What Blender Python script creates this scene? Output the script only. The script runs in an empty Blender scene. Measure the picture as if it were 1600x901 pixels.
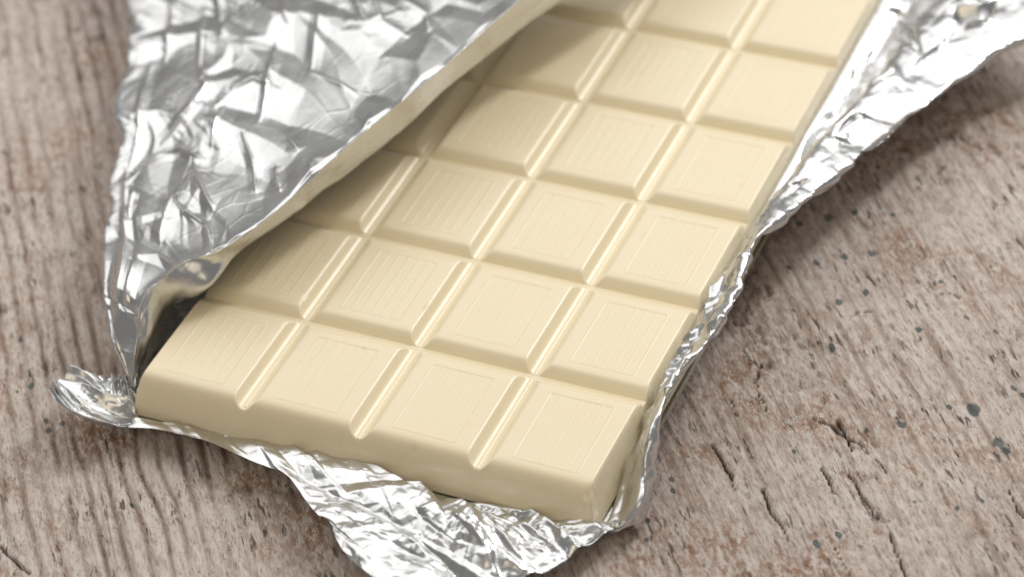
import bpy, math, random
import numpy as np
from mathutils import Matrix, Vector

# ------------------------------------------------------------------ units
U = 0.02                      # one chocolate column = 20 mm
ZW = -0.38                    # height of the wood, in column units (0 = groove bottom)
ASP = 1.128833                # square length / width
def W(p):                     # bar units -> metres
    p = np.asarray(p, float)
    q = p * U
    q[..., 2] = (p[..., 2] - ZW) * U
    return q

# ------------------------------------------------------------------ camera
FPX = 4400.0
def rodr(w):
    w = np.array(w); t = np.linalg.norm(w); k = w / t
    K = np.array([[0, -k[2], k[1]], [k[2], 0, -k[0]], [-k[1], k[0], 0]])
    return np.eye(3) + math.sin(t) * K + (1 - math.cos(t)) * K @ K
RC = rodr([2.25166752, 0.430894978, -0.303064759])
TC = np.array([-3.0233766, 0.761016818, 22.181208])
CC = -RC.T @ TC               # camera position, bar units

def pix(P):                   # where a point of the place shows in the photograph (used only to measure shapes)
    c = np.asarray(P) @ RC.T + TC
    return 800 + FPX * c[..., 0] / c[..., 2], 450.5 + FPX * c[..., 1] / c[..., 2]
def unpix(u, v, z):
    d = RC.T @ np.array([(u - 800) / FPX, (v - 450.5) / FPX, 1.0])
    return CC + (z - CC[2]) / d[2] * d

scene = bpy.context.scene
cd = bpy.data.cameras.new("camera")
cam = bpy.data.objects.new("camera", cd)
scene.collection.objects.link(cam)
cd.sensor_width = 36.0
cd.lens = FPX / 1600 * 36
cd.clip_start = 0.02
cd.clip_end = 30
m = Matrix.Identity(4)
loc = W(CC)
for r in range(3):
    m[r][0] = RC[0][r]; m[r][1] = -RC[1][r]; m[r][2] = -RC[2][r]; m[r][3] = loc[r]
cam.matrix_world = m
focus = np.array([2.6, 0.75, 0.09])
cd.dof.use_dof = True
cd.dof.focus_distance = float((RC @ focus + TC)[2]) * U
cd.dof.aperture_fstop = 16.0
cd.dof.aperture_blades = 0
scene.camera = cam

# ------------------------------------------------------------------ light
world = bpy.data.worlds.new("World")
scene.world = world
world.use_nodes = True
bg = world.node_tree.nodes["Background"]
bg.inputs[0].default_value = (1.0, 0.985, 0.965, 1)
bg.inputs[1].default_value = 0.235

def softbox(name, az, el, dist, sx, sy, power, col=(1, 1, 1), target=(2.2, 2.6, 0)):
    """az measured in degrees clockwise from +y, el above the table"""
    L = bpy.data.lights.new(name, 'AREA')
    L.shape = 'RECTANGLE'; L.size = sx; L.size_y = sy
    L.energy = power; L.color = col
    o = bpy.data.objects.new(name, L)
    scene.collection.objects.link(o)
    a, e = math.radians(az), math.radians(el)
    d = Vector((math.sin(a) * math.cos(e), math.cos(a) * math.cos(e), math.sin(e)))
    t = Vector(W(np.array(target, float)))
    o.location = t + d * dist
    o.rotation_euler = d.to_track_quat('Z', 'Y').to_euler()
    return o
softbox("back_softbox", -32, 54, 0.62, 1.12, 0.62, 3.25, (1.0, 0.985, 0.965), (0.9, 4.0, 0))
softbox("side_softbox", 24, 42, 0.80, 0.09, 0.34, 2.6, (1.0, 0.99, 0.97))
softbox("front_fill", 165, 48, 1.10, 1.1, 0.8, 2.9, (1.0, 0.84, 0.60))  # added warm fill: lifts the front slopes, tint stands in for subsurface glow

scene.view_settings.view_transform = 'Standard'
scene.view_settings.look = 'None'
scene.view_settings.exposure = 0.0
scene.view_settings.gamma = 1.0
scene.view_settings.use_curve_mapping = False
scene.cycles.max_bounces = 12
scene.cycles.diffuse_bounces = 8
scene.cycles.glossy_bounces = 5
scene.cycles.sample_clamp_indirect = 6

# ------------------------------------------------------------------ numeric noise
def hash2(ix, iy, seed):
    h = (ix.astype(np.int64) * 374761393 + iy.astype(np.int64) * 668265263 + seed * 974634777) & 0xffffffff
    h = ((h ^ (h >> 13)) * 1274126177) & 0xffffffff
    h = (h ^ (h >> 16)) & 0xffffffff
    return h / 4294967295.0
def vnoise(x, y, seed=0):                     # value noise -1..1
    ix, iy = np.floor(x), np.floor(y)
    fx, fy = x - ix, y - iy
    fx = fx * fx * (3 - 2 * fx); fy = fy * fy * (3 - 2 * fy)
    a = hash2(ix, iy, seed); b = hash2(ix + 1, iy, seed)
    c = hash2(ix, iy + 1, seed); d = hash2(ix + 1, iy + 1, seed)
    return 2 * ((a * (1 - fx) + b * fx) * (1 - fy) + (c * (1 - fx) + d * fx) * fy) - 1
def fbm(x, y, seed=0, n=4, g=0.5):
    s, a, t = 0, 1.0, 0
    for k in range(n):
        s = s + a * vnoise(x * 2 ** k + 17.3 * k, y * 2 ** k - 9.1 * k, seed + k); t += a; a *= g
    return s / t
def smin(a, b, k):
    h = np.clip(0.5 + 0.5 * (b - a) / k, 0, 1)
    return b * (1 - h) + a * h - k * h * (1 - h)
def smax(a, b, k): return -smin(-a, -b, k)
def sstep(a, b, x):
    t = np.clip((x - a) / (b - a), 0, 1); return t * t * (3 - 2 * t)

def crumple(x, y, cell, seed, sharp=1.0, nd=4, kk=9):
    """Crumpled-sheet relief: polygonal cones meeting in sharp creases. ~ 0..cell"""
    rs = np.random.RandomState(seed)
    x0, x1, y0, y1 = x.min() - 2 * cell, x.max() + 2 * cell, y.min() - 2 * cell, y.max() + 2 * cell
    nx, ny = int((x1 - x0) / cell) + 1, int((y1 - y0) / cell) + 1
    sx = (np.arange(nx)[:, None] + rs.rand(nx, ny)) * cell + x0
    sy = (np.arange(ny)[None, :] + rs.rand(nx, ny)) * cell + y0
    b = rs.rand(nx, ny) * 0.5 * cell
    ang = rs.rand(nx, ny, 1) * 6.283 + np.cumsum(0.6 + rs.rand(nx, ny, nd) * 1.9, axis=2)
    slope = 0.4 + 0.9 * rs.rand(nx, ny, nd)
    ci = ((x - x0) / cell).astype(int); cj = ((y - y0) / cell).astype(int)
    best = np.full(x.shape, 1e9)
    for di in (-2, -1, 0, 1, 2):
        for dj in (-2, -1, 0, 1, 2):
            i = np.clip(ci + di, 0, nx - 1); j = np.clip(cj + dj, 0, ny - 1)
            dx, dy = x - sx[i, j], y - sy[i, j]
            v = np.full(x.shape, -1e9)
            for k in range(nd):
                v = np.maximum(v, (np.cos(ang[i, j, k]) * dx + np.sin(ang[i, j, k]) * dy) * slope[i, j, k])
            v = np.maximum(v, 0.12 * np.hypot(dx, dy)) + b[i, j]
            best = np.minimum(best, v)
    return best

# ------------------------------------------------------------------ mesh helpers
def grid_mesh(name, P, mat, parent=None, normals=None, attrs=None, smooth=True, mask=None):
    """P: (nu, nv, 3) in bar units -> one mesh object"""
    nu, nv = P.shape[:2]
    V = W(P.reshape(-1, 3))
    idx = np.arange(nu * nv).reshape(nu, nv)
    F = np.stack([idx[:-1, :-1], idx[1:, :-1], idx[1:, 1:], idx[:-1, 1:]], -1).reshape(-1, 4)
    if mask is not None:
        mk = mask.reshape(-1)
        F = F[mk[F].all(axis=1)]
    me = bpy.data.meshes.new(name)
    me.vertices.add(len(V)); me.vertices.foreach_set("co", V.astype(np.float32).ravel())
    me.loops.add(F.size); me.loops.foreach_set("vertex_index", F.astype(np.int32).ravel())
    me.polygons.add(len(F))
    me.polygons.foreach_set("loop_start", np.arange(0, F.size, 4, dtype=np.int32))
    me.polygons.foreach_set("loop_total", np.full(len(F), 4, np.int32))
    me.update(calc_edges=True)
    me.polygons.foreach_set("use_smooth", np.full(len(F), smooth))
    if attrs:
        for k, a in attrs.items():
            at = me.attributes.new(k, 'FLOAT', 'POINT')
            at.data.foreach_set("value", a.astype(np.float32).ravel())
    if normals is not None:
        me.normals_split_custom_set_from_vertices(normals.reshape(-1, 3).tolist())
    me.materials.append(mat)
    o = bpy.data.objects.new(name, me)
    scene.collection.objects.link(o)
    if parent is not None: o.parent = parent
    return o
def empty(name, loc, label, cat):
    e = bpy.data.objects.new(name, None)
    e.empty_display_size = 0.01
    scene.collection.objects.link(e)
    e.location = loc
    e['label'] = label; e['category'] = cat
    return e

# ------------------------------------------------------------------ materials
class NT:
    def __init__(s, name):
        s.m = bpy.data.materials.new(name); s.m.use_nodes = True
        s.t = s.m.node_tree; s.b = s.t.nodes["Principled BSDF"]
    def n(s, typ, **kw):
        nd = s.t.nodes.new(typ)
        for k, v in kw.items():
            if k.startswith('i_'): nd.inputs[k[2:].replace('_', ' ')].default_value = v
            else: setattr(nd, k, v)
        return nd
    def l(s, a, b): s.t.links.new(a, b)
    def noise(s, vec, scale, detail=4, rough=0.55):
        nd = s.n('ShaderNodeTexNoise'); nd.inputs['Scale'].default_value = scale
        nd.inputs['Detail'].default_value = detail; nd.inputs['Roughness'].default_value = rough
        s.l(vec, nd.inputs['Vector']); return nd.outputs['Fac']
    def ramp(s, fac, stops):
        nd = s.n('ShaderNodeValToRGB'); cr = nd.color_ramp
        while len(cr.elements) > len(stops): cr.elements.remove(cr.elements[-1])
        while len(cr.elements) < len(stops): cr.elements.new(0.5)
        for e, (p, c) in zip(cr.elements, stops):
            e.position = p; e.color = (*c, 1) if len(c) == 3 else c
        s.l(fac, nd.inputs[0]); return nd.outputs['Color']
    def mix(s, fac, a, b, mode='MIX'):
        nd = s.n('ShaderNodeMix', data_type='RGBA', blend_type=mode)
        for sock, v in ((nd.inputs[0], fac), (nd.inputs[6], a), (nd.inputs[7], b)):
            if hasattr(v, 'links'): s.l(v, sock)
            elif isinstance(v, (int, float)): sock.default_value = v
            else: sock.default_value = (*v, 1)
        return nd.outputs[2]
    def math(s, op, a, b=0.0, clamp=False):
        nd = s.n('ShaderNodeMath', operation=op, use_clamp=clamp)
        for sock, v in ((nd.inputs[0], a), (nd.inputs[1], b)):
            if hasattr(v, 'links'): s.l(v, sock)
            else: sock.default_value = v
        return nd.outputs[0]
    def attr(s, name):
        return s.n('ShaderNodeAttribute', attribute_name=name).outputs['Fac']
    def bump(s, h, strength, dist, prev=None):
        nd = s.n('ShaderNodeBump'); nd.inputs['Strength'].default_value = strength
        nd.inputs['Distance'].default_value = dist; s.l(h, nd.inputs['Height'])
        if prev is not None: s.l(prev, nd.inputs['Normal'])
        return nd.outputs['Normal']
    def coord(s, rotz=0.0, scale=(1, 1, 1)):
        tc = s.n('ShaderNodeTexCoord'); mp = s.n('ShaderNodeMapping')
        mp.inputs['Rotation'].default_value = (0, 0, rotz); mp.inputs['Scale'].default_value = scale
        s.l(tc.outputs['Object'], mp.inputs['Vector']); return mp.outputs['Vector']

def chocolate_material():
    k = NT("white_chocolate"); b = k.b
    v = k.coord()
    n1 = k.noise(v, 90, 3); 
    col = k.ramp(n1, [(0.3, (0.835, 0.725, 0.505)), (0.7, (0.845, 0.74, 0.525))])
    k.l(col, b.inputs['Base Color'])
    b.inputs['Roughness'].default_value = 0.36
    r = k.ramp(k.noise(v, 300, 4), [(0.3, (0.31,) * 3), (0.75, (0.33,) * 3)]); k.l(r, b.inputs['Roughness'])
    b.inputs['IOR'].default_value = 1.42
    b.inputs['Subsurface Weight'].default_value = 0.0
    b.inputs['Specular IOR Level'].default_value = 0.95
    b.inputs['Subsurface Radius'].default_value = (1.0, 0.72, 0.40)
    b.inputs['Subsurface Scale'].default_value = 0.0005
    nn = k.bump(k.noise(v, 2600, 2, 0.5), 0.16, 0.00005)
    k.l(nn, b.inputs['Normal'])
    return k.m

def foil_material():
    k = NT("aluminium_foil"); b = k.b
    v = k.coord()
    b.inputs['Metallic'].default_value = 1.0
    b.inputs['Base Color'].default_value = (0.66, 0.665, 0.665, 1)
    r = k.ramp(k.noise(v, 160, 3), [(0.3, (0.23,) * 3), (0.75, (0.34,) * 3)])
    k.l(r, b.inputs['Roughness'])
    vo = k.n('ShaderNodeTexVoronoi', feature='DISTANCE_TO_EDGE'); vo.inputs['Scale'].default_value = 170
    wn = k.n('ShaderNodeTexNoise'); wn.inputs['Scale'].default_value = 90; k.l(v, wn.inputs['Vector'])
    wv = k.n('ShaderNodeVectorMath', operation='MULTIPLY_ADD')
    k.l(wn.outputs['Color'], wv.inputs[0]); wv.inputs[1].default_value = (0.008,) * 3; k.l(v, wv.inputs[2])
    k.l(wv.outputs[0], vo.inputs['Vector'])
    e = k.ramp(vo.outputs['Distance'], [(0.0, (0, 0, 0)), (0.09, (1, 1, 1))])
    patch = k.ramp(k.noise(v, 55, 2), [(0.45, (0, 0, 0)), (0.62, (1, 1, 1))])
    eh = k.math('MULTIPLY', k.math('SUBTRACT', 1.0, e), patch)
    nn = k.bump(eh, 0.25, 0.00012)
    nn = k.bump(k.noise(v, 700, 2, 0.5), 0.10, 0.00008, nn)
    k.l(nn, b.inputs['Normal'])
    return k.m

FIB = math.radians(-52)        # direction of the grain on the table
def wood_material():
    k = NT("weathered_wood"); b = k.b
    # texture space turned so that x runs along the grain
    v = k.coord(-FIB)
    def st(sx, sy):
        mp = k.n('ShaderNodeMapping'); mp.inputs['Scale'].default_value = (sx, sy, 1); k.l(v, mp.inputs['Vector']); return mp.outputs['Vector']
    fib = k.noise(st(1, 3.6), 520, 8, 0.82)         # fine fibres
    fib2 = k.noise(st(1, 2.6), 150, 6, 0.7)
    spl = k.noise(st(1, 1.9), 520, 5, 0.75)
    spl2 = k.noise(st(1.0, 4.6), 230, 6, 0.75)
    blot = k.noise(v, 45, 4, 0.6)
    patch = k.noise(v, 60, 3, 0.6)
    h = k.attr('relief'); br = k.attr('brown'); pt = k.attr('paint'); ck = k.attr('crack'); vl = k.attr('valley')
    base = k.ramp(fib, [(0.36, (0.26, 0.175, 0.13)), (0.43, (0.66, 0.54, 0.475)), (0.51, (0.85, 0.755, 0.695)), (0.62, (0.90, 0.84, 0.79))])
    # soft tan weathering
    base = k.mix(k.ramp(fib2, [(0.36, (0.48,) * 3), (0.48, (0, 0, 0))]), base, (0.46, 0.32, 0.25))
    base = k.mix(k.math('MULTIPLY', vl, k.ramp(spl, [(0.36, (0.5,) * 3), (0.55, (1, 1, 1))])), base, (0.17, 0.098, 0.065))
    # rusty fibres in clusters
    cl = k.math('MULTIPLY', br, k.ramp(patch, [(0.38, (0, 0, 0)), (0.56, (1, 1, 1))]))
    s = k.math('MULTIPLY', cl, k.ramp(spl, [(0.47, (0, 0, 0)), (0.55, (1, 1, 1))]))
    base = k.mix(k.math('MULTIPLY', s, 0.85), base, (0.36, 0.17, 0.085))
    ln = k.noise(st(0.10, 3.2), 200, 3, 0.6)
    base = k.mix(k.ramp(ln, [(0.34, (0.55,) * 3), (0.46, (0, 0, 0))]), base, (0.36, 0.25, 0.19))
    # thin dark splits and pits between the fibres
    ds = k.math('ABSOLUTE', k.math('SUBTRACT', k.noise(st(1.0, 6.5), 190, 2, 0.5), 0.5))
    gate = k.ramp(k.noise(st(1, 1.4), 75, 4, 0.6), [(0.49, (0, 0, 0)), (0.60, (1, 1, 1))])
    dk = k.math('MULTIPLY', k.ramp(k.noise(st(1.0, 5.0), 250, 3, 0.6), [(0.36, (1, 1, 1)), (0.42, (0, 0, 0))]), gate)
    base = k.mix(k.math('MULTIPLY', dk, 0.8), base, (0.075, 0.042, 0.028))
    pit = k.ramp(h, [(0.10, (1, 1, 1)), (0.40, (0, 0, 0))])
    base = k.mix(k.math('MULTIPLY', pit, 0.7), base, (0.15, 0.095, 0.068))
    base = k.mix(k.ramp(blot, [(0.35, (0.15,) * 3), (0.6, (0, 0, 0))]), base, (0.24, 0.18, 0.16))
    sp = k.ramp(k.math('ADD', pt, k.math('MULTIPLY', k.math('SUBTRACT', spl2, 0.5), 2.4)), [(0.62, (0, 0, 0)), (0.78, (1, 1, 1))])
    sp = k.math('MULTIPLY', sp, k.ramp(pt, [(0.02, (0, 0, 0)), (0.2, (1, 1, 1))]))
    base = k.mix(k.math('MULTIPLY', sp, 0.75), base, (0.028, 0.080, 0.095))
    base = k.mix(k.math('MULTIPLY', ck, 0.9), base, (0.03, 0.018, 0.012))
    k.l(base, b.inputs['Base Color'])
    b.inputs['Roughness'].default_value = 0.85
    b.inputs['Specular IOR Level'].default_value = 0.35
    nn = k.bump(fib2, 0.6, 0.0006)
    nn = k.bump(fib, 1.0, 0.0005, nn)
    nn = k.bump(spl, 0.8, 0.0004, nn)
    nn = k.bump(k.math('SUBTRACT', 1.0, dk), 1.0, 0.0006, nn)
    k.l(nn, b.inputs['Normal'])
    return k.m

M_CHOC = chocolate_material()
M_FOIL = foil_material()
M_WOOD = wood_material()

# ------------------------------------------------------------------ the wooden board
def seg_dist(x, y, pts):
    best = np.full(x.shape, 1e9)
    for (ax, ay), (bx, by) in zip(pts[:-1], pts[1:]):
        dx, dy = bx - ax, by - ay
        t = np.clip(((x - ax) * dx + (y - ay) * dy) / (dx * dx + dy * dy + 1e-12), 0, 1)
        best = np.minimum(best, np.hypot(x - ax - t * dx, y - ay - t * dy))
    return best
def onwood(pts): return [tuple(unpix(u, v, ZW)[:2]) for u, v in pts]

def build_wood():
    # rows follow the table; fine inside the part the photograph shows, coarse outside
    def axis(a, b, step, lo, hi):
        core = np.arange(a, b, step)
        left = a - np.cumsum(step * 1.25 ** np.arange(1, 40)); left = left[left > lo][::-1]
        right = core[-1] + np.cumsum(step * 1.25 ** np.arange(1, 40)); right = right[right < hi]
        return np.concatenate([[lo], left, core, right, [hi]])
    # local frame aligned with the screen-facing direction so that the fine part stays small
    ca, sa = math.cos(math.radians(23.7)), math.sin(math.radians(23.7))
    gx = axis(-4.4, 7.9, 0.0155, -16, 22)
    gy = axis(-4.2, 7.2, 0.0175, -14, 22)
    X0, Y0 = np.meshgrid(gx, gy, indexing='ij')
    x = ca * X0 - sa * Y0; y = sa * X0 + ca * Y0
    cf, sf = math.cos(FIB), math.sin(FIB)
    p = cf * x + sf * y; q = -sf * x + cf * y             # along / across the grain
    wob = 0.10 * vnoise(p * 0.5, q * 0.6, 5) + 0.03 * vnoise(p * 1.7, q * 2.0, 6)
    qq = q + wob
    # broad grain ridges
    rid = np.sin(2 * np.pi * (qq / 0.235 + 0.35 * vnoise(qq * 1.1, p * 0.12, 9)))
    rid = sstep(-1, 0.5, rid) * (0.55 + 0.45 * vnoise(p * .6, qq * 3, 8))
    f1 = fbm(p * 2.2, qq * 11, 21, 4, 0.6)
    f2 = fbm(p * 6, qq * 22, 31, 3, 0.6)
    rough = fbm(p * 5, qq * 8, 41, 4, 0.65)
    # dark furrows between the ridges, clearest on the left
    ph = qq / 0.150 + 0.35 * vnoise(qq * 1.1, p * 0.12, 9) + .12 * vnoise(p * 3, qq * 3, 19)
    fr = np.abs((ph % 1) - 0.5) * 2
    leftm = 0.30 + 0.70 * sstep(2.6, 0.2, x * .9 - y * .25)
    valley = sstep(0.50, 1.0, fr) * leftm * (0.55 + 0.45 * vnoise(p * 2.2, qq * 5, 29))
    # curved saw marks crossing the grain
    cxw, cyw = unpix(500, 2400, ZW)[:2]
    rad = np.hypot(x - cxw, y - cyw)
    saw = sstep(0.25, 0.75, vnoise(rad * 1.9, p * 0.05, 51) + 0.25 * vnoise(x * 2, y * 2, 52))
    left = sstep(1.5, -1.0, x * 0.8 - y * 0.2)
    h = 0.008 * rid - 0.030 * valley + 0.018 * f1 + 0.013 * f2 + 0.016 * rough * (0.5 + saw)
    # torn, splintered places
    torn = sstep(0.12, 0.6, fbm(p * .9 + 3, q * 1.4, 61, 3)) 
    h = h - 0.030 * torn * sstep(0.0, 0.6, fbm(p * 7, qq * 14, 71, 3, 0.7))
    h += 0.03 * vnoise(x * .35, y * .35, 3)
    ck = np.zeros_like(h)
    cracks = [[(1193, 762), (1203, 790), (1222, 822), (1232, 845)],
              [(1306, 652), (1318, 672), (1333, 700)], [(1325, 735), (1345, 765), (1369, 808)],
              [(1282, 725), (1298, 750), (1304, 768)], [(1112, 690), (1130, 720), (1150, 760)],
              [(1300, 832), (1312, 862), (1328, 895)], [(1390, 830), (1402, 862), (1416, 900)],
              [(1268, 650), (1300, 662), (1350, 692), (1385, 735)], [(1465, 455), (1480, 452), (1500, 462)],
              [(1330, 490), (1345, 482), (1368, 480)], [(1140, 620), (1150, 640), (1158, 652)],
              [(0, 850), (20, 872), (48, 893)], [(1575, 760), (1588, 790), (1600, 800)], [(1190, 560), (1180, 590), (1200, 640)]]
    for n, c in enumerate(cracks):
        w = onwood(c)
        jx = x + 0.02 * vnoise(x * 9, y * 9, 80 + n); jy = y + 0.02 * vnoise(x * 9, y * 9, 90 + n)
        d = seg_dist(jx, jy, w)
        wd = (0.0085 if n not in (7, 9, 11, 13, 8) else 0.0055) * (0.75 + 0.6 * vnoise(p * 4, q * 4, 7))
        ck = np.maximum(ck, 1 - sstep(wd * 0.6, wd * 1.9, d))
    h -= 0.05 * ck
    # natural short checks that follow the grain
    chk = vnoise(p * 2.3, qq * 17, 101); msk = sstep(0.25, 0.8, vnoise(p * 1.1 + 5, q * 1.3, 102))
    c2 = sstep(0.88, 0.97, chk) * msk
    h -= 0.02 * c2
    ck = np.maximum(ck, 0.6 * c2)
    # flecks of old blue-green paint
    paint = np.zeros_like(h)
    flecks = [(30, 525, 9), (48, 597, 9), (26, 607, 6), (70, 650, 7), (95, 655, 8), (72, 665, 9), (40, 657, 4), (205, 783, 5), (60, 690, 4),
              (1365, 391, 13), (1320, 396, 10), (1275, 405, 10), (1232, 413, 7), (1352, 452, 9), (1300, 537, 9), (1234, 550, 7), (1310, 467, 9),
              (1510, 492, 9), (1470, 436, 8), (1548, 412, 9), (1436, 510, 8), (1555, 515, 8), (1483, 632, 8), (1523, 635, 17), (1409, 659, 10),
              (1356, 670, 7), (1585, 602, 9), (1600, 612, 10), (1560, 688, 14), (1572, 700, 11), (1250, 343, 11), (1335, 327, 10), (1295, 335, 12),
              (1372, 255, 8), (1050, 745, 9), (1052, 762, 7), (1010, 725, 8), (1276, 845, 11), (1310, 832, 8), (1335, 829, 7), (1240, 701, 7),
              (1495, 790, 6), (1535, 780, 6), (1100, 880, 6), (1012, 810, 8), (1010, 840, 6), (1430, 780, 6), (1240, 480, 6), (1395, 330, 8), (1420, 368, 7)]
    for u, v, r in flecks:
        c = unpix(u, v, ZW)
        rr = r / 250.0
        dp = cf * (x - c[0]) + sf * (y - c[1]); dq = -sf * (x - c[0]) + cf * (y - c[1])
        paint = np.maximum(paint, 1 - sstep(0.3, 1.5, np.hypot(dp / 1.35, dq) / rr))
    brown = np.clip(sstep(-0.15, 0.55, fbm(p * .8, q * 1.2, 111, 4)) * 0.8 + saw * 0.6 + torn * 0.5, 0, 1)
    arcs = [[(1085, 705), (1150, 672), (1230, 652), (1300, 655), (1370, 690), (1440, 740)], [(1225, 872), (1290, 855), (1340, 835), (1400, 818), (1470, 812)],
            [(1040, 640), (1110, 605), (1190, 590), (1260, 600)], [(1180, 800), (1250, 770), (1320, 745), (1400, 745), (1480, 790), (1540, 860)],
            [(1010, 870), (1090, 850), (1160, 848)], [(330, 770), (420, 750), (520, 770)], [(0, 480), (60, 455), (150, 450)], [(20, 300), (90, 285), (160, 300)]]
    for n, c in enumerate(arcs):
        wv = onwood(c)
        d = seg_dist(x + .05 * vnoise(x * 4, y * 4, 120 + n), y + .05 * vnoise(x * 4, y * 4, 130 + n), wv)
        band = np.exp(-(d / 0.055) ** 2) * sstep(-.35, .35, vnoise(p * 9, qq * 16, 140 + n))
        brown = np.clip(brown + 1.2 * band, 0, 1)
        h -= 0.016 * band
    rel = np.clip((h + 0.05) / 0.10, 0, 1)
    fade = sstep(20, 9, np.hypot(x, y))
    P = np.stack([x, y, ZW - 0.035 + h * fade], -1)
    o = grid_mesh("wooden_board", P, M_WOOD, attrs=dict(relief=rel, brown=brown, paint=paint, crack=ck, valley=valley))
    o['kind'] = 'structure'
    o['label'] = 'weathered pale wooden board with brown fibres, cracks and flecks of old teal paint'
    return o
build_wood()

# ------------------------------------------------------------------ the chocolate bar
NC, NR = 4, 7
ZB, ZT = -0.27, 0.09
YF = -0.03
def wallz(d): return smin(ZB + 3.1 * d, np.full_like(d, ZT), 0.13)
def groovez(g, kt):
    z = smax(1.25 * (g - 0.040), np.zeros_like(g), 0.046)
    z = z + 0.0040 * np.exp(-(g / 0.006) ** 2)
    return smin(z, np.full_like(g, ZT), kt)
def pillow(g):                    # the cross grooves have softly rounded shoulders
    z = ZT * (1 - np.clip(1 - (g - 0.016) / 0.20, 0, 1.0) ** 2.8)
    return smax(z, np.full_like(g, 0.0), 0.012) + 0.004 * np.exp(-(g / 0.006) ** 2) - 0.003
def pl(c, n, half, h=0.006):      # one raised line
    return lambda t: h * np.exp(-((t - c) / half) ** 2)
PX = (0.235, 0.765); PY = (0.19, 0.935)
XL = np.linspace(PX[0], PX[1], 7)
_r = random.Random(5)
PITS = [(_r.uniform(.1, 3.9), _r.uniform(.05, 6.0), _r.uniform(.008, .016), _r.uniform(.002, .006)) for _ in range(46)]
PITS += [(_r.uniform(.1, 3.9), _r.uniform(-.02, .08), _r.uniform(.010, .03), _r.uniform(.006, .016)) for _ in range(9)]
PITS += [(3.90, 0.06, .03, .02), (3.93, 0.10, .02, .02), (3.88, .02, .018, -.012), (1.05, .10, .03, -.006), (0.08, .03, .03, .01)]
def choc_height(x, y):
    d = np.maximum(np.minimum(x, NC - x) - 0.02, 0) * 1.9
    dy = np.minimum(y - YF, NR * ASP + 0.03 - y)
    r = 0.05                                              # rounded plan corners
    dz = np.clip(dy / 0.27, 0, 1)
    zy = ZB + (ZT - ZB) * (1 - (1 - dz) ** 3.0) ** 0.64
    z = smin(wallz(d), zy, 0.05)
    z = np.where(z > ZT, ZT, z)
    i = np.clip(np.round(x), 1, NC - 1); gx = np.abs(x - i)
    j = np.clip(np.round(y / ASP), 1, NR - 1); gy = np.abs(y - j * ASP)
    zg = smin(groovez(gx, 0.050), pillow(gy), 0.016)
    z = smin(z, zg, 0.014)
    fx = x - np.floor(np.clip(x, 0, NC - 1e-6)); fy = y - np.clip(np.floor(y / ASP), 0, NR - 1) * ASP
    hw = 0.0065
    sy = sstep(PY[0] - 0.006, PY[0] + 0.004, fy) * (1 - sstep(PY[1] - 0.004, PY[1] + 0.006, fy))
    sx = sstep(PX[0] - 0.006, PX[0] + 0.004, fx) * (1 - sstep(PX[1] - 0.004, PX[1] + 0.006, fx))
    L = np.zeros_like(x)
    for n, c in enumerate(XL):
        L = np.maximum(L, np.exp(-((fx - c) / hw) ** 2) * sy * (1.0 if n in (0, 6) else 0.75))
    for c in PY:
        L = np.maximum(L, np.exp(-((fy - c) / hw) ** 2) * sx)
    z = z + 0.0030 * L
    z = z - 0.0012 * sx * sy
    z = z + 0.0022 * vnoise(x * 1.6, y * 1.6, 4) + 0.0004 * vnoise(x * 5, y * 5, 14)
    for (px_, py_, pr, pd) in PITS:
        m = (np.abs(x - px_) < 4 * pr) & (np.abs(y - py_) < 4 * pr)
        if m.any(): z = np.where(m, z - pd * np.exp(-((x - px_) ** 2 + (y - py_) ** 2) / pr ** 2), z)
    return z

def tile_axis(lo_outer, hi_outer, span, lines, off=0.03):
    """sample positions inside one square, denser at walls, grooves and raised lines"""
    s = []
    gr = np.concatenate([np.linspace(0, 0.02, 5), np.linspace(0.026, 0.17, 17)])
    ed = np.concatenate([np.linspace(0, 0.10, 10), np.linspace(0.11, 0.24, 13)])
    s += list((ed if lo_outer else gr) + (off if lo_outer else 0))
    s += list(span - (gr if not hi_outer else ed) - (off if hi_outer else 0))
    for c in lines: s += [c - 0.016, c - 0.009, c - 0.0045, c, c + 0.0045, c + 0.009, c + 0.016]
    s += list(np.linspace(0.2, span - 0.2, 12))
    s = np.unique(np.round(np.array(s), 5))
    keep = [s[0]]
    for a in s[1:]:
        if a - keep[-1] > 0.0030: keep.append(a)
    keep[-1] = s[-1]
    return np.array(keep)

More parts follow.
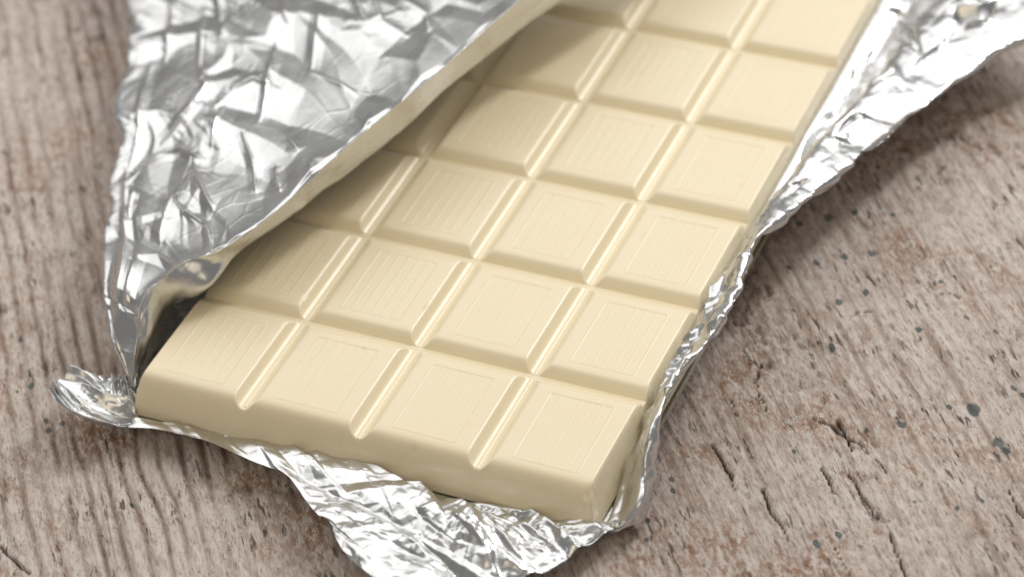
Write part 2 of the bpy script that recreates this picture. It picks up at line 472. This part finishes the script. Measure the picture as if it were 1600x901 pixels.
bar = empty("chocolate_bar", (2 * U, 0, (ZB - ZW) * U),
            "creamy white chocolate bar of grooved squares lying unwrapped on silver foil", "chocolate bar")
def build_square(i, j):
    ax = i + tile_axis(i == 0, i == NC - 1, 1.0, XL, 0.02)
    ay = j * ASP + tile_axis(j == 0, j == NR - 1, ASP, PY, -0.03)
    X, Y = np.meshgrid(ax, ay, indexing='ij')
    Z = choc_height(X, Y)
    e = 1e-4
    nx = -(choc_height(X + e, Y) - choc_height(X - e, Y)) / (2 * e)
    ny = -(choc_height(X, Y + e) - choc_height(X, Y - e)) / (2 * e)
    N = np.stack([nx, ny, np.ones_like(nx)], -1); N /= np.linalg.norm(N, axis=-1, keepdims=True)
    # outermost wall line drops straight to the underside
    nu, nv = X.shape
    top = np.stack([X, Y, Z], -1).reshape(-1, 3)
    ring = [(a, 0) for a in range(nu)] + [(nu - 1, b) for b in range(1, nv)] + [(a, nv - 1) for a in range(nu - 2, -1, -1)] + [(0, b) for b in range(nv - 2, 0, -1)]
    ridx = np.array([a * nv + b for a, b in ring])
    low = top[ridx].copy(); low[:, 2] = ZB - 0.004
    V = np.concatenate([top, low]); nb = len(top)
    # hairline between neighbouring squares
    hl = 0.0
    if i > 0: V[:, 0] = np.maximum(V[:, 0], i + hl)
    if i < NC - 1: V[:, 0] = np.minimum(V[:, 0], i + 1 - hl)
    if j > 0: V[:, 1] = np.maximum(V[:, 1], j * ASP + hl)
    if j < NR - 1: V[:, 1] = np.minimum(V[:, 1], (j + 1) * ASP - hl)
    idx = np.arange(nu * nv).reshape(nu, nv)
    F = np.stack([idx[:-1, :-1], idx[1:, :-1], idx[1:, 1:], idx[:-1, 1:]], -1).reshape(-1, 4).tolist()
    n = len(ring)
    for a in range(n):
        b = (a + 1) % n
        F.append([int(ridx[b]), int(ridx[a]), nb + a, nb + b])
    F.append([nb + a for a in range(n)][::-1])
    me = bpy.data.meshes.new("chocolate_square")
    org = np.array([i + .5, (j + .5) * ASP, ZB])
    me.from_pydata((W(V) - W(np.array([2.0, 0, ZB]))).tolist(), [], F)
    me.update()
    nq = (nu - 1) * (nv - 1)
    sm = np.zeros(len(F), bool); sm[:nq] = True
    me.polygons.foreach_set("use_smooth", sm)
    Nf = N.reshape(-1, 3)
    ln = []
    for f in F[:nq]:
        for v in f: ln.append(tuple(Nf[v]))
    for poly in list(me.polygons)[nq:]:
        for v in poly.vertices: ln.append(tuple(poly.normal))
    me.normals_split_custom_set(ln)
    me.materials.append(M_CHOC)
    o = bpy.data.objects.new("chocolate_square", me)
    scene.collection.objects.link(o)
    o.parent = bar
    return o
for j in range(NR):
    for i in range(NC):
        build_square(i, j)

# ------------------------------------------------------------------ the foil wrapper
wrap = empty("foil_wrapper", (2 * U, 2 * U, 0),
             "torn crumpled silver foil wrapper folded open around the white chocolate bar", "wrapper")
WL = np.array(wrap.location) / U
def rail(pts, n, dense=None):
    """smooth curve through measured points (u, v, height); resampled to n by running length"""
    P = np.array([unpix(*p) for p in pts])
    # catmull-rom
    Q = []
    for k in range(len(P) - 1):
        p0, p1, p2, p3 = P[max(k - 1, 0)], P[k], P[k + 1], P[min(k + 2, len(P) - 1)]
        for t in np.linspace(0, 1, 40, endpoint=False):
            Q.append(0.5 * ((2 * p1) + (-p0 + p2) * t + (2 * p0 - 5 * p1 + 4 * p2 - p3) * t * t + (-p0 + 3 * p1 - 3 * p2 + p3) * t ** 3))
    Q.append(P[-1]); Q = np.array(Q)
    return Q[np.clip(np.round(np.linspace(0, len(Q) - 1, n)).astype(int), 0, len(Q) - 1)] if dense is None else Q
def rail_lin(pts, n):
    Q = rail(pts, 0, dense=True)
    k = np.linspace(0, len(Q) - 1, n); a = np.floor(k).astype(int); a = np.clip(a, 0, len(Q) - 2); f = (k - a)[:, None]
    return Q[a] * (1 - f) + Q[a + 1] * f
def loft(rails, ns, curve=True):
    """rails: list of (n,3). ns: samples between neighbours. catmull across rails"""
    R = rails; out = []
    for k in range(len(R) - 1):
        p0, p1, p2, p3 = R[max(k - 1, 0)], R[k], R[k + 1], R[min(k + 2, len(R) - 1)]
        for t in np.linspace(0, 1, ns[k], endpoint=False):
            if curve: out.append(0.5 * ((2 * p1) + (-p0 + p2) * t + (2 * p0 - 5 * p1 + 4 * p2 - p3) * t * t + (-p0 + 3 * p1 - 3 * p2 + p3) * t ** 3))
            else: out.append(p1 * (1 - t) + p2 * t)
    out.append(R[-1])
    return np.array(out)              # (across, along, 3)
def normals_of(P):
    du = np.gradient(P, axis=0); dv = np.gradient(P, axis=1)
    n = np.cross(du, dv); n /= (np.linalg.norm(n, axis=-1, keepdims=True) + 1e-12)
    return n
def arclen(P):
    du = np.linalg.norm(np.diff(P, axis=0), axis=-1); dv = np.linalg.norm(np.diff(P, axis=1), axis=-1)
    s = np.concatenate([np.zeros((1, P.shape[1])), np.cumsum(du, 0)], 0)
    t = np.concatenate([np.zeros((P.shape[0], 1)), np.cumsum(dv, 1)], 1)
    return s, t
def crease(P, pts, amp, w):
    """ridge along a measured line of the photograph, as height over the sheet"""
    u, v = pix(P)
    d = seg_dist(u, v, pts)
    u0, v0 = pts[0]; u1, v1 = pts[-1]
    L = math.hypot(u1 - u0, v1 - v0) + 1e-6
    t = np.clip(((u - u0) * (u1 - u0) + (v - v0) * (v1 - v0)) / L ** 2, 0, 1)
    return amp * np.maximum(0, 1 - d / w) * np.sqrt(np.clip(4 * t * (1 - t), 0, 1) + 0.03)

def foil_obj(name, P, mask=None):
    Pm = P.copy()
    o = grid_mesh(name, Pm - np.array([WL[0], WL[1], 0]) , M_FOIL, mask=mask)
    o.parent = wrap
    return o

# --- large flap folded back over the left side of the bar
def build_flap():
    n = 560
    # left outline (the fold), from the front corner to beyond the top of the picture
    Lf = rail_lin([(206, 606, -.24), (193, 570, -.10), (180, 540, 0), (171, 490, .05), (166, 450, .08), (167, 400, .08), (172, 350, .08),
                   (178, 318, .08), (173, 290, .08), (188, 245, .08), (197, 215, .1), (186, 180, .1), (190, 145, .1), (207, 98, .1), (205, 70, .1),
                   (212, 35, .1), (205, 0, .1), (196, -50, .1), (190, -120, .1)], n)
    Ed = rail_lin([(207, 603, -.22), (209, 560, .0), (216, 520, .15), (224, 490, .27), (245, 445, .40), (288, 409, .52), (340, 393, .56), (392, 360, .64),
                   (440, 322, .70), (480, 285, .74), (520, 248, .78), (576, 200, .82), (634, 153, .86), (700, 98, .9), (776, 30, .95),
                   (850, -30, 1.0), (930, -90, 1.02), (1010, -150, 1.05), (1090, -210, 1.05)], n)
    Lip = rail_lin([(208, 606, -.26), (213, 580, -.12), (222, 548, .0), (238, 524.4, .08), (266, 474.4, .16), (327, 445.9, .32), (370, 396.9, .38), (413, 364.9, .46),
                    (466, 320.9, .50), (508, 283.9, .52), (554, 246.9, .56), (608, 203.9, .60), (668, 150.9, .64), (743, 88.9, .68), (824, 22.9, .72),
                    (903, -31.1, .76), (983, -86.1, .8), (1058, -141.1, .8), (1138, -201.1, .8)], n)
    Lip[:, 2] -= .10 * sstep(.35, .55, np.linspace(0, 1, n)); Lip[:, 0] += .07 * 0
    In = Lip + (Lf - Lip) * 0.10 + np.array([0, 0, -.10])
    t = np.linspace(0, 1, n)[:, None]
    # inner: the sheet under the left side of the bar and the wall that rises outside it
    Wb = Lf.copy(); Wb[:, 0] = 0.25; Wb[:, 1] = np.linspace(-0.02, Lf[-1, 1] + 1.2, n); Wb[:, 2] = ZB - .03
    Wc = Wb.copy(); Wc[:, 0] = -0.06 ; Wc[:, 2] = ZB - .035
    Wd = Lf * 0.55 + Wc * 0.45; Wd[:, 2] = ZB - .05 + 0.08 * sstep(0, .2, t[:, 0]) 
    def mid(f, up):
        M = Lf * (1 - f) + Ed * f
        M[:, 2] += up * sstep(0, 0.25, t[:, 0])
        return M
    rails = [Wb, Wc, Wd, Lf, mid(.12, .06), mid(.35, .05), mid(.6, .02), mid(.85, -.01), mid(.99, -.002), Ed, Ed * .93 + Lip * .07 + np.array([.004, 0, 0]), Lip * .5 + Ed * .5 + np.array([.012, -.005, .006]), Lip, In]
    P = loft(rails, [6, 12, 30, 60, 110, 120, 110, 50, 4, 4, 14, 14, 8])
    N = normals_of(P)
    s, tt = arclen(P)
    u, v = pix(P)
    k3 = 6 + 12 + 30
    si = np.arange(P.shape[0])[:, None] * np.ones((1, n))
    cumul = np.cumsum([0, 6, 12, 30, 60, 110, 120, 110, 50, 4, 4, 14, 14, 8])   # rail positions
    top = sstep(cumul[3] - 10, cumul[4], si)                # silver side
    lip = sstep(cumul[8] - 6, cumul[9], si)
    wall = 1 - sstep(cumul[2], cumul[3] + 5, si)
    # wrinkles: strong towards the fold and the front, calm near the lip
    big = crumple(s, tt, 0.85, 11)
    med = crumple(s, tt * .8, 0.36, 12)
    fin = crumple(s, tt * 0.8, 0.13, 13)
    calm = sstep(0.0, 0.75, (u - (720 - 1.05 * v)) / -420 + 0.35 * vnoise(s * .9, tt * .9, 33)) # 1 = wrinkled
    calm = np.maximum(calm, sstep(370, 470, v) * sstep(330, 260, u))
    pat = sstep(-.25, .45, vnoise(s * 1.2, tt * 1.2, 37))
    h = 0.17 * (big - 0.35) * (1 - 0.8 * lip) + 0.14 * (med - .15) * (0.35 + 0.65 * calm * pat) * (1 - .9 * lip) + 0.15 * (fin - .05) * (0.06 + .8 * calm * pat) * (1 - .95 * lip)
    h = h + 0.17 * (crumple(s, tt, .055, 14) - .02) * calm * pat * (1 - lip) * sstep(-.1, .5, vnoise(s * 2.4, tt * 2.4, 39))
    folds = [([(268, -10), (270, 30), (263, 70), (256, 95)], .055, 5), ([(236, 92), (228, 130), (222, 175), (220, 205), (200, 262)], .06, 5),
             ([(316, 20), (318, 60), (314, 108)], .06, 5), ([(326, 50), (323, 110), (326, 140), (300, 175), (250, 225)], -.06, 6),
             ([(432, 70), (430, 100), (415, 160), (405, 190)], .06, 5), ([(505, 20), (495, 75), (487, 108)], .06, 7),
             ([(445, -5), (450, 35), (455, 45)], .06, 5), ([(358, 30), (352, 55), (346, 60)], .06, 4), ([(340, -5), (345, 30)], .06, 5),
             ([(195, 260), (196, 350), (194, 430), (188, 480)], -.06, 5), ([(209, 295), (205, 320), (202, 340)], .05, 4),
             ([(217, 395), (213, 430), (206, 480)], .08, 5), ([(300, 165), (340, 172), (360, 150)], .05, 6),
             ([(240, 240), (280, 230), (320, 250)], .05, 5), ([(362, 145), (400, 130), (440, 145)], -.07, 7), ([(480, 110), (560, 150)], -.05, 25),
             ([(268, 305), (260, 340), (250, 380)], .06, 8), ([(320, 345), (330, 370), (332, 400)], .06, 6), ([(262, 300), (290, 330), (320, 350)], .06, 7),
             ([(380, 210), (395, 250), (400, 300)], .05, 6), ([(330, 230), (345, 190), (352, 170)], .06, 9), ([(275, 300), (300, 240), (310, 280), (335, 330)], .05, 10),
             ([(585, -5), (600, 40), (640, 60)], .05, 9), ([(540, 40), (578, 44), (600, 30)], .05, 7), ([(620, -5), (665, 20), (672, 50)], .05, 6),
             ([(555, 0), (575, 40)], .05, 6), ([(430, 260), (438, 300)], .04, 6), ([(450, 215), (470, 240)], .04, 8)]
    sel = top * (1 - lip)
    for pts, a, w in folds:
        h = h + (crease(P, pts, abs(a) * .35, w * 2.2) + crease(P, pts, abs(a) * .32, 3.0)) * sel
    hw = 0.16 * (crumple(s * 1.6, tt, .4, 17) - .15) + 0.06 * crumple(s, tt, .14, 18)
    h = h * top + hw * (1 - top)
    # pinch to nothing at the very front
    h = h * sstep(0, .05, np.linspace(0, 1, n))[None, :]
    # long soft flutes on the lip
    h = h + lip * 0.008 * vnoise(s * 2, tt * 2.2, 44)
    base = sstep(cumul[0] + 2, cumul[2], si)
    N[..., :] *= np.sign(N[:, :, 2:3] * 0 + 1)
    sgn = np.where(N[cumul[5], n // 2, 2] > 0, 1, -1)
    P = P + N * sgn * (h * base * (1 - .5 * wall))[..., None]
    # ragged outline along the fold
    rag = np.exp(-((si - cumul[3]) / 14.0) ** 2)
    P[..., 0] += rag * (0.030 * vnoise(tt * 4, tt * 0, 55) + 0.02 * vnoise(tt * 11, tt * 0, 56))
    P[..., 2] = np.maximum(P[..., 2], ZW + 0.012)
    # never dip into the bar
    inside = (P[..., 0] > -0.02) & (P[..., 1] > -0.05) & (si > cumul[3])
    P[..., 2] = np.where(inside, np.maximum(P[..., 2], np.where(si > cumul[10], .12, .16) * sstep(-.02, .15, P[..., 0]) - .3 * (1 - sstep(-.02, .15, P[..., 0]))), P[..., 2])
    foil_obj("folded_flap", P)
build_flap()

# --- right side: short wall in front, wide wing towards the back
def build_side():
    n = 620
    # measured outer rim
    Rm = rail_lin([(992, 819, -.27), (1001, 790, -.12), (1004, 741, -.02), (1008, 707, .10), (1022, 655, .22), (1052, 592, .30), (1078, 562, .34), (1103, 535, .36), (1125, 490, .38),
                   (1148, 455, .38), (1160, 420, .38), (1172, 380, .36), (1190, 358, .33), (1215, 342, .30), (1249, 316, .27), (1289, 284, .24), (1335, 246, .21),
                   (1381, 210, .18), (1434, 167, .16), (1470, 140, .12), (1516, 108, .12), (1548, 82, .12), (1610, 55, .12), (1690, 20, .12)], n)
    t = np.linspace(0, 1, n)
    In = Rm.copy(); In[:, 0] = 3.97; In[:, 2] = ZB - .03
    # foot of the wall: bar bottom edge, matched along y
    y0, y1 = 0.02, 7.6
    In[:, 1] = y0 + (y1 - y0) * np.clip((Rm[:, 1] - Rm[0, 1]) / (Rm[-1, 1] - Rm[0, 1]), 0, 1) ** 1.0
    In0 = In.copy(); In0[:, 0] = 3.7
    wide = sstep(.42, .7, t)[:, None]
    hug = sstep(.06, .3, t)
    In[:, 2] += (.31 * hug) * (1 - .15 * wide[:, 0]); In[:, 0] = 3.985 - .02 * hug
    mid0 = In * .80 + Rm * .20; mid0[:, 2] -= 0.12 * wide[:, 0]
    mid = In * .5 + Rm * .5; mid[:, 2] = mid[:, 2] * (1 - wide[:, 0]) + (Rm[:, 2] + .015) * wide[:, 0] - 0.04 * (1 - wide[:, 0])
    mid2 = In * .22 + Rm * .78; mid2[:, 2] = mid2[:, 2] * (1 - wide[:, 0]) + (Rm[:, 2] + .02) * wide[:, 0]
    # outer face: rolls over and down in front, only a thin hem on the wing
    hemd = (1 - sstep(.10, .19, t)) * sstep(0, .05, t)
    Out = Rm.copy(); Out[:, 0] += 0.03 * hemd + 0.004; Out[:, 2] -= 0.14 * hemd + 0.012
    Out2 = Out.copy(); Out2[:, 0] -= 0.05 * hemd + .01; Out2[:, 2] -= 0.12 * hemd + 0.008
    P = loft([In0, In, mid0, mid, mid2, Rm, Out, Out2], [6, 30, 50, 60, 40, 10, 8])
    N = normals_of(P)
    if N[80, n // 2, 2] < 0: N = -N
    s, tt = arclen(P)
    big = crumple(s * .8 + .1 * vnoise(s * 2, tt * 2, 1), tt, .8, 31)
    med = crumple(s, tt + .1 * vnoise(s * 3, tt * 3, 2), .33, 32)
    fin = crumple(s, tt, .12, 33)
    fine2 = crumple(s * 0.7, tt, .06, 34)
    si = np.arange(P.shape[0])[:, None] * np.ones((1, n))
    base = sstep(4, 30, si)
    w = sstep(.38, .62, t)[None, :] * np.ones_like(si)
    front = 1 - sstep(.12, .22, t)[None, :] * np.ones_like(si)
    h = w * (0.13 * (big - .3) + 0.15 * (med - .12) + 0.08 * (fin - .04) + .05 * fine2) + (1 - w) * (1 - .6 * front) * (0.34 * (crumple((s + tt * .5) * 1.0, (tt - s * .6) * 1.8, .34, 36) - .10) + 0.08 * (crumple(s + tt * .4, tt * 1.5, .10, 38) - .04) + .06 * fine2)
    h = h + front * 0.03 * vnoise(s * 6, tt * 1.2, 8)
    fs = [([(1295, 212), (1320, 195), (1338, 178)], -.09, 6), ([(1380, 10), (1412, 30), (1432, 65), (1440, 90)], -.05, 6),
          ([(1405, 60), (1432, 78)], -.04, 5), ([(1330, 150), (1400, 105)], .03, 5), ([(1300, 165), (1390, 110)], -.03, 4), ([(1430, 100), (1470, 75), (1485, 55)], -.04, 5),
          ([(1230, 290), (1265, 283)], -.03, 4), ([(1290, 212), (1340, 225)], -.03, 4), ([(1490, 25), (1530, 28), (1560, 12)], -.16, 12),
          ([(1500, 45), (1545, 40)], .06, 10), ([(1325, 0), (1335, 60), (1318, 130)], .04, 12), ([(1340, 178), (1400, 195)], -.03, 5)]
    for pts, a, wd in fs: h = h + crease(P, pts, a, wd)
    P = P + N * (h * base)[..., None]
    rag = sstep(150, 186, si)
    P[..., 0] += rag * (0.035 * vnoise(tt * 3.1, tt * 0, 61) + .018 * vnoise(tt * 9, tt * 0, 62))
    P[..., 2] = np.maximum(P[..., 2], ZW + .012)
    xin = P[..., 0] < 4.03
    P[..., 0] = np.where(si > 6, np.maximum(P[..., 0], 3.984 - np.clip((P[..., 2] - ZB) / 5.9, 0, .06)), P[..., 0])
    foil_obj("side_flap", P)
build_side()

# --- ragged triangle of foil in front of the bar
def build_front():
    n = 420
    Tp = rail_lin([(206, 654, -.25), (260, 660, -.25), (330, 674, -.25), (400, 690, -.25), (470, 704, -.25), (520, 716, -.24), (620, 748, -.22), (700, 780, -.22), (760, 786, -.22), (830, 797, -.23), (900, 806, -.25), (962, 817, -.26)], n)
    Bt = rail_lin([(200, 668, -.24), (260, 674, -.22), (330, 692, -.20), (400, 722, -.16), (450, 745, -.12), (500, 800, -.10), (542, 866, -.10), (592, 910, -.1), (690, 960, -.12), (800, 915, -.14), (895, 868, -.18), (966, 823, -.24)], n)
    In = Tp.copy(); In[:, 1] = np.maximum(In[:, 1], 0) + .35; In[:, 2] = ZB - .03
    In2 = Tp.copy(); In2[:, 1] = np.minimum(Tp[:, 1] + .02, 0.0) ; In2[:, 2] = ZB - .01
    t = np.linspace(0, 1, n)
    bul = np.sin(np.pi * np.clip((t - .2) / .8, 0, 1))[:, None] * np.array([[0, 0, .10]])
    rails = [In, In2, Tp, Tp * .7 + Bt * .3 + bul, Tp * .35 + Bt * .65 + bul * .8, Bt]
    P = loft(rails, [6, 10, 90, 100, 90])
    N = normals_of(P)
    if N[150, n // 2, 2] < 0: N = -N
    s, tt = arclen(P)
    # rotate so that the creases run from lower right to upper left
    a = math.radians(28)
    u, v = pix(P)
    cxp, cyp = 800, 800
    x1 = P[..., 0] * math.cos(a) - P[..., 1] * math.sin(a); y1 = P[..., 0] * math.sin(a) + P[..., 1] * math.cos(a)
    ang = np.arctan2(P[..., 1] + 0.15, P[..., 0] - 3.15); rr = np.hypot(P[..., 1] + .15, P[..., 0] - 3.15)
    fanl = crumple(ang * 1.2, rr * .28, .22, 41)
    med = crumple(x1 * .38, y1 * 1.3, .30, 42)
    fin = crumple(x1 * .7, y1 * 1.2, .10, 43)
    loc = np.exp(-(((u - 850) / 90) ** 2 + ((v - 820) / 50) ** 2))
    si = np.arange(P.shape[0])[:, None] * np.ones((1, n))
    base = sstep(14, 40, si)
    amp = sstep(.18, .45, t)[None, :]
    h = (0.12 * (fanl - .1) + 0.80 * (med - .1) * (1 - .5 * sstep(200, 296, si)) + 0.26 * (fin - .04)) * (0.25 + .75 * amp) + loc * (.5 * (crumple(x1, y1, .11, 44) - .04))
    P = P + N * (h * base)[..., None]
    rag = sstep(230, 296, si)
    P[..., 1] += rag * (0.03 * vnoise(tt * 4, tt * 0, 71) + .015 * vnoise(tt * 11, tt * 0, 72)) * amp
    P[..., 2] = np.maximum(P[..., 2], ZW + .012)
    foil_obj("front_flap", P)
build_front()

# --- small crumpled tab at the left front corner
def build_tab():
    n = 220
    A = rail_lin([(214, 664, -.25), (170, 670, -.20), (140, 662, -.14), (110, 648, -.06), (88, 626, -.02), (77, 607, .0)], n)
    B = rail_lin([(216, 652, -.26), (196, 640, -.20), (170, 628, -.14), (145, 616, -.10), (120, 603, -.07), (96, 596, -.05)], n)
    Cc = rail_lin([(212, 640, -.26), (204, 622, -.22), (188, 610, -.20), (160, 602, -.19), (140, 588, -.18), (118, 582, -.17)], n)
    P = loft([A, B, Cc], [90, 90])
    N = normals_of(P)
    if N[60, n // 2, 2] < 0: N = -N
    s, tt = arclen(P)
    su = np.linspace(0, 1, P.shape[0])[:, None] * np.ones_like(s)
    ph = su * 6.5 + .5 * vnoise(su * 4, tt * 2.5, 21) + .15 * vnoise(su * 12, tt * 9, 22)
    tri = np.abs((ph % 1) - .5) * 2
    out = sstep(0, .25, np.linspace(0, 1, n))[None, :]
    h = 0.085 * tri * out * (0.7 + .5 * vnoise(ph, tt * 3, 23)) + .16 * (crumple(s, tt * .5, .06, 52) - .02) + .08 * (crumple(s, tt, .035, 53) - .01)
    P = P + N * (h * sstep(0, .1, np.linspace(0, 1, n))[None, :])[..., None]
    P[:, :, 0] -= (0.05 * (su - .5) * 0 + 0.03 * vnoise(ph * 1.5, tt * 0, 24)) * sstep(.8, 1, np.linspace(0, 1, n))[None, :]
    P[..., 2] = np.maximum(P[..., 2], ZW + .012)
    foil_obj("corner_tab", P)
    # upright pleat beside the chocolate corner
    m = 60
    A = rail_lin([(209, 652, -.25), (192, 642, -.2), (174, 630, -.17)], m)
    B = rail_lin([(207, 622, -.20), (190, 618, -.17), (165, 614, -.15)], m)
    Cc = rail_lin([(206, 594, -.13), (186, 591, -.12), (156, 594, -.13)], m)
    P = loft([A, B, Cc], [40, 40])
    N = normals_of(P)
    fan = np.linspace(0, 1, m)[None, :] * np.ones((P.shape[0], 1)); r = np.linspace(0, 1, P.shape[0])[:, None]
    h = 0.09 * r * np.abs(((fan * 4.3 + .3 * vnoise(fan * 5, r * 2, 3)) % 1) - .5) * 2
    P = P + N * h[..., None]
    foil_obj("pleat", P)
build_tab()

# --- the sheet the bar lies on
gx = np.linspace(-0.1, 4.02, 90); gy = np.linspace(-0.03, 8.3, 160)
X, Y = np.meshgrid(gx, gy, indexing='ij')
Z = ZB - .035 - 0.25 * crumple(X, Y, .3, 91) * sstep(0, .5, np.minimum(X + .1, 4.02 - X))
foil_obj("base_sheet", np.stack([X, Y, np.maximum(Z, ZW + .012)], -1))
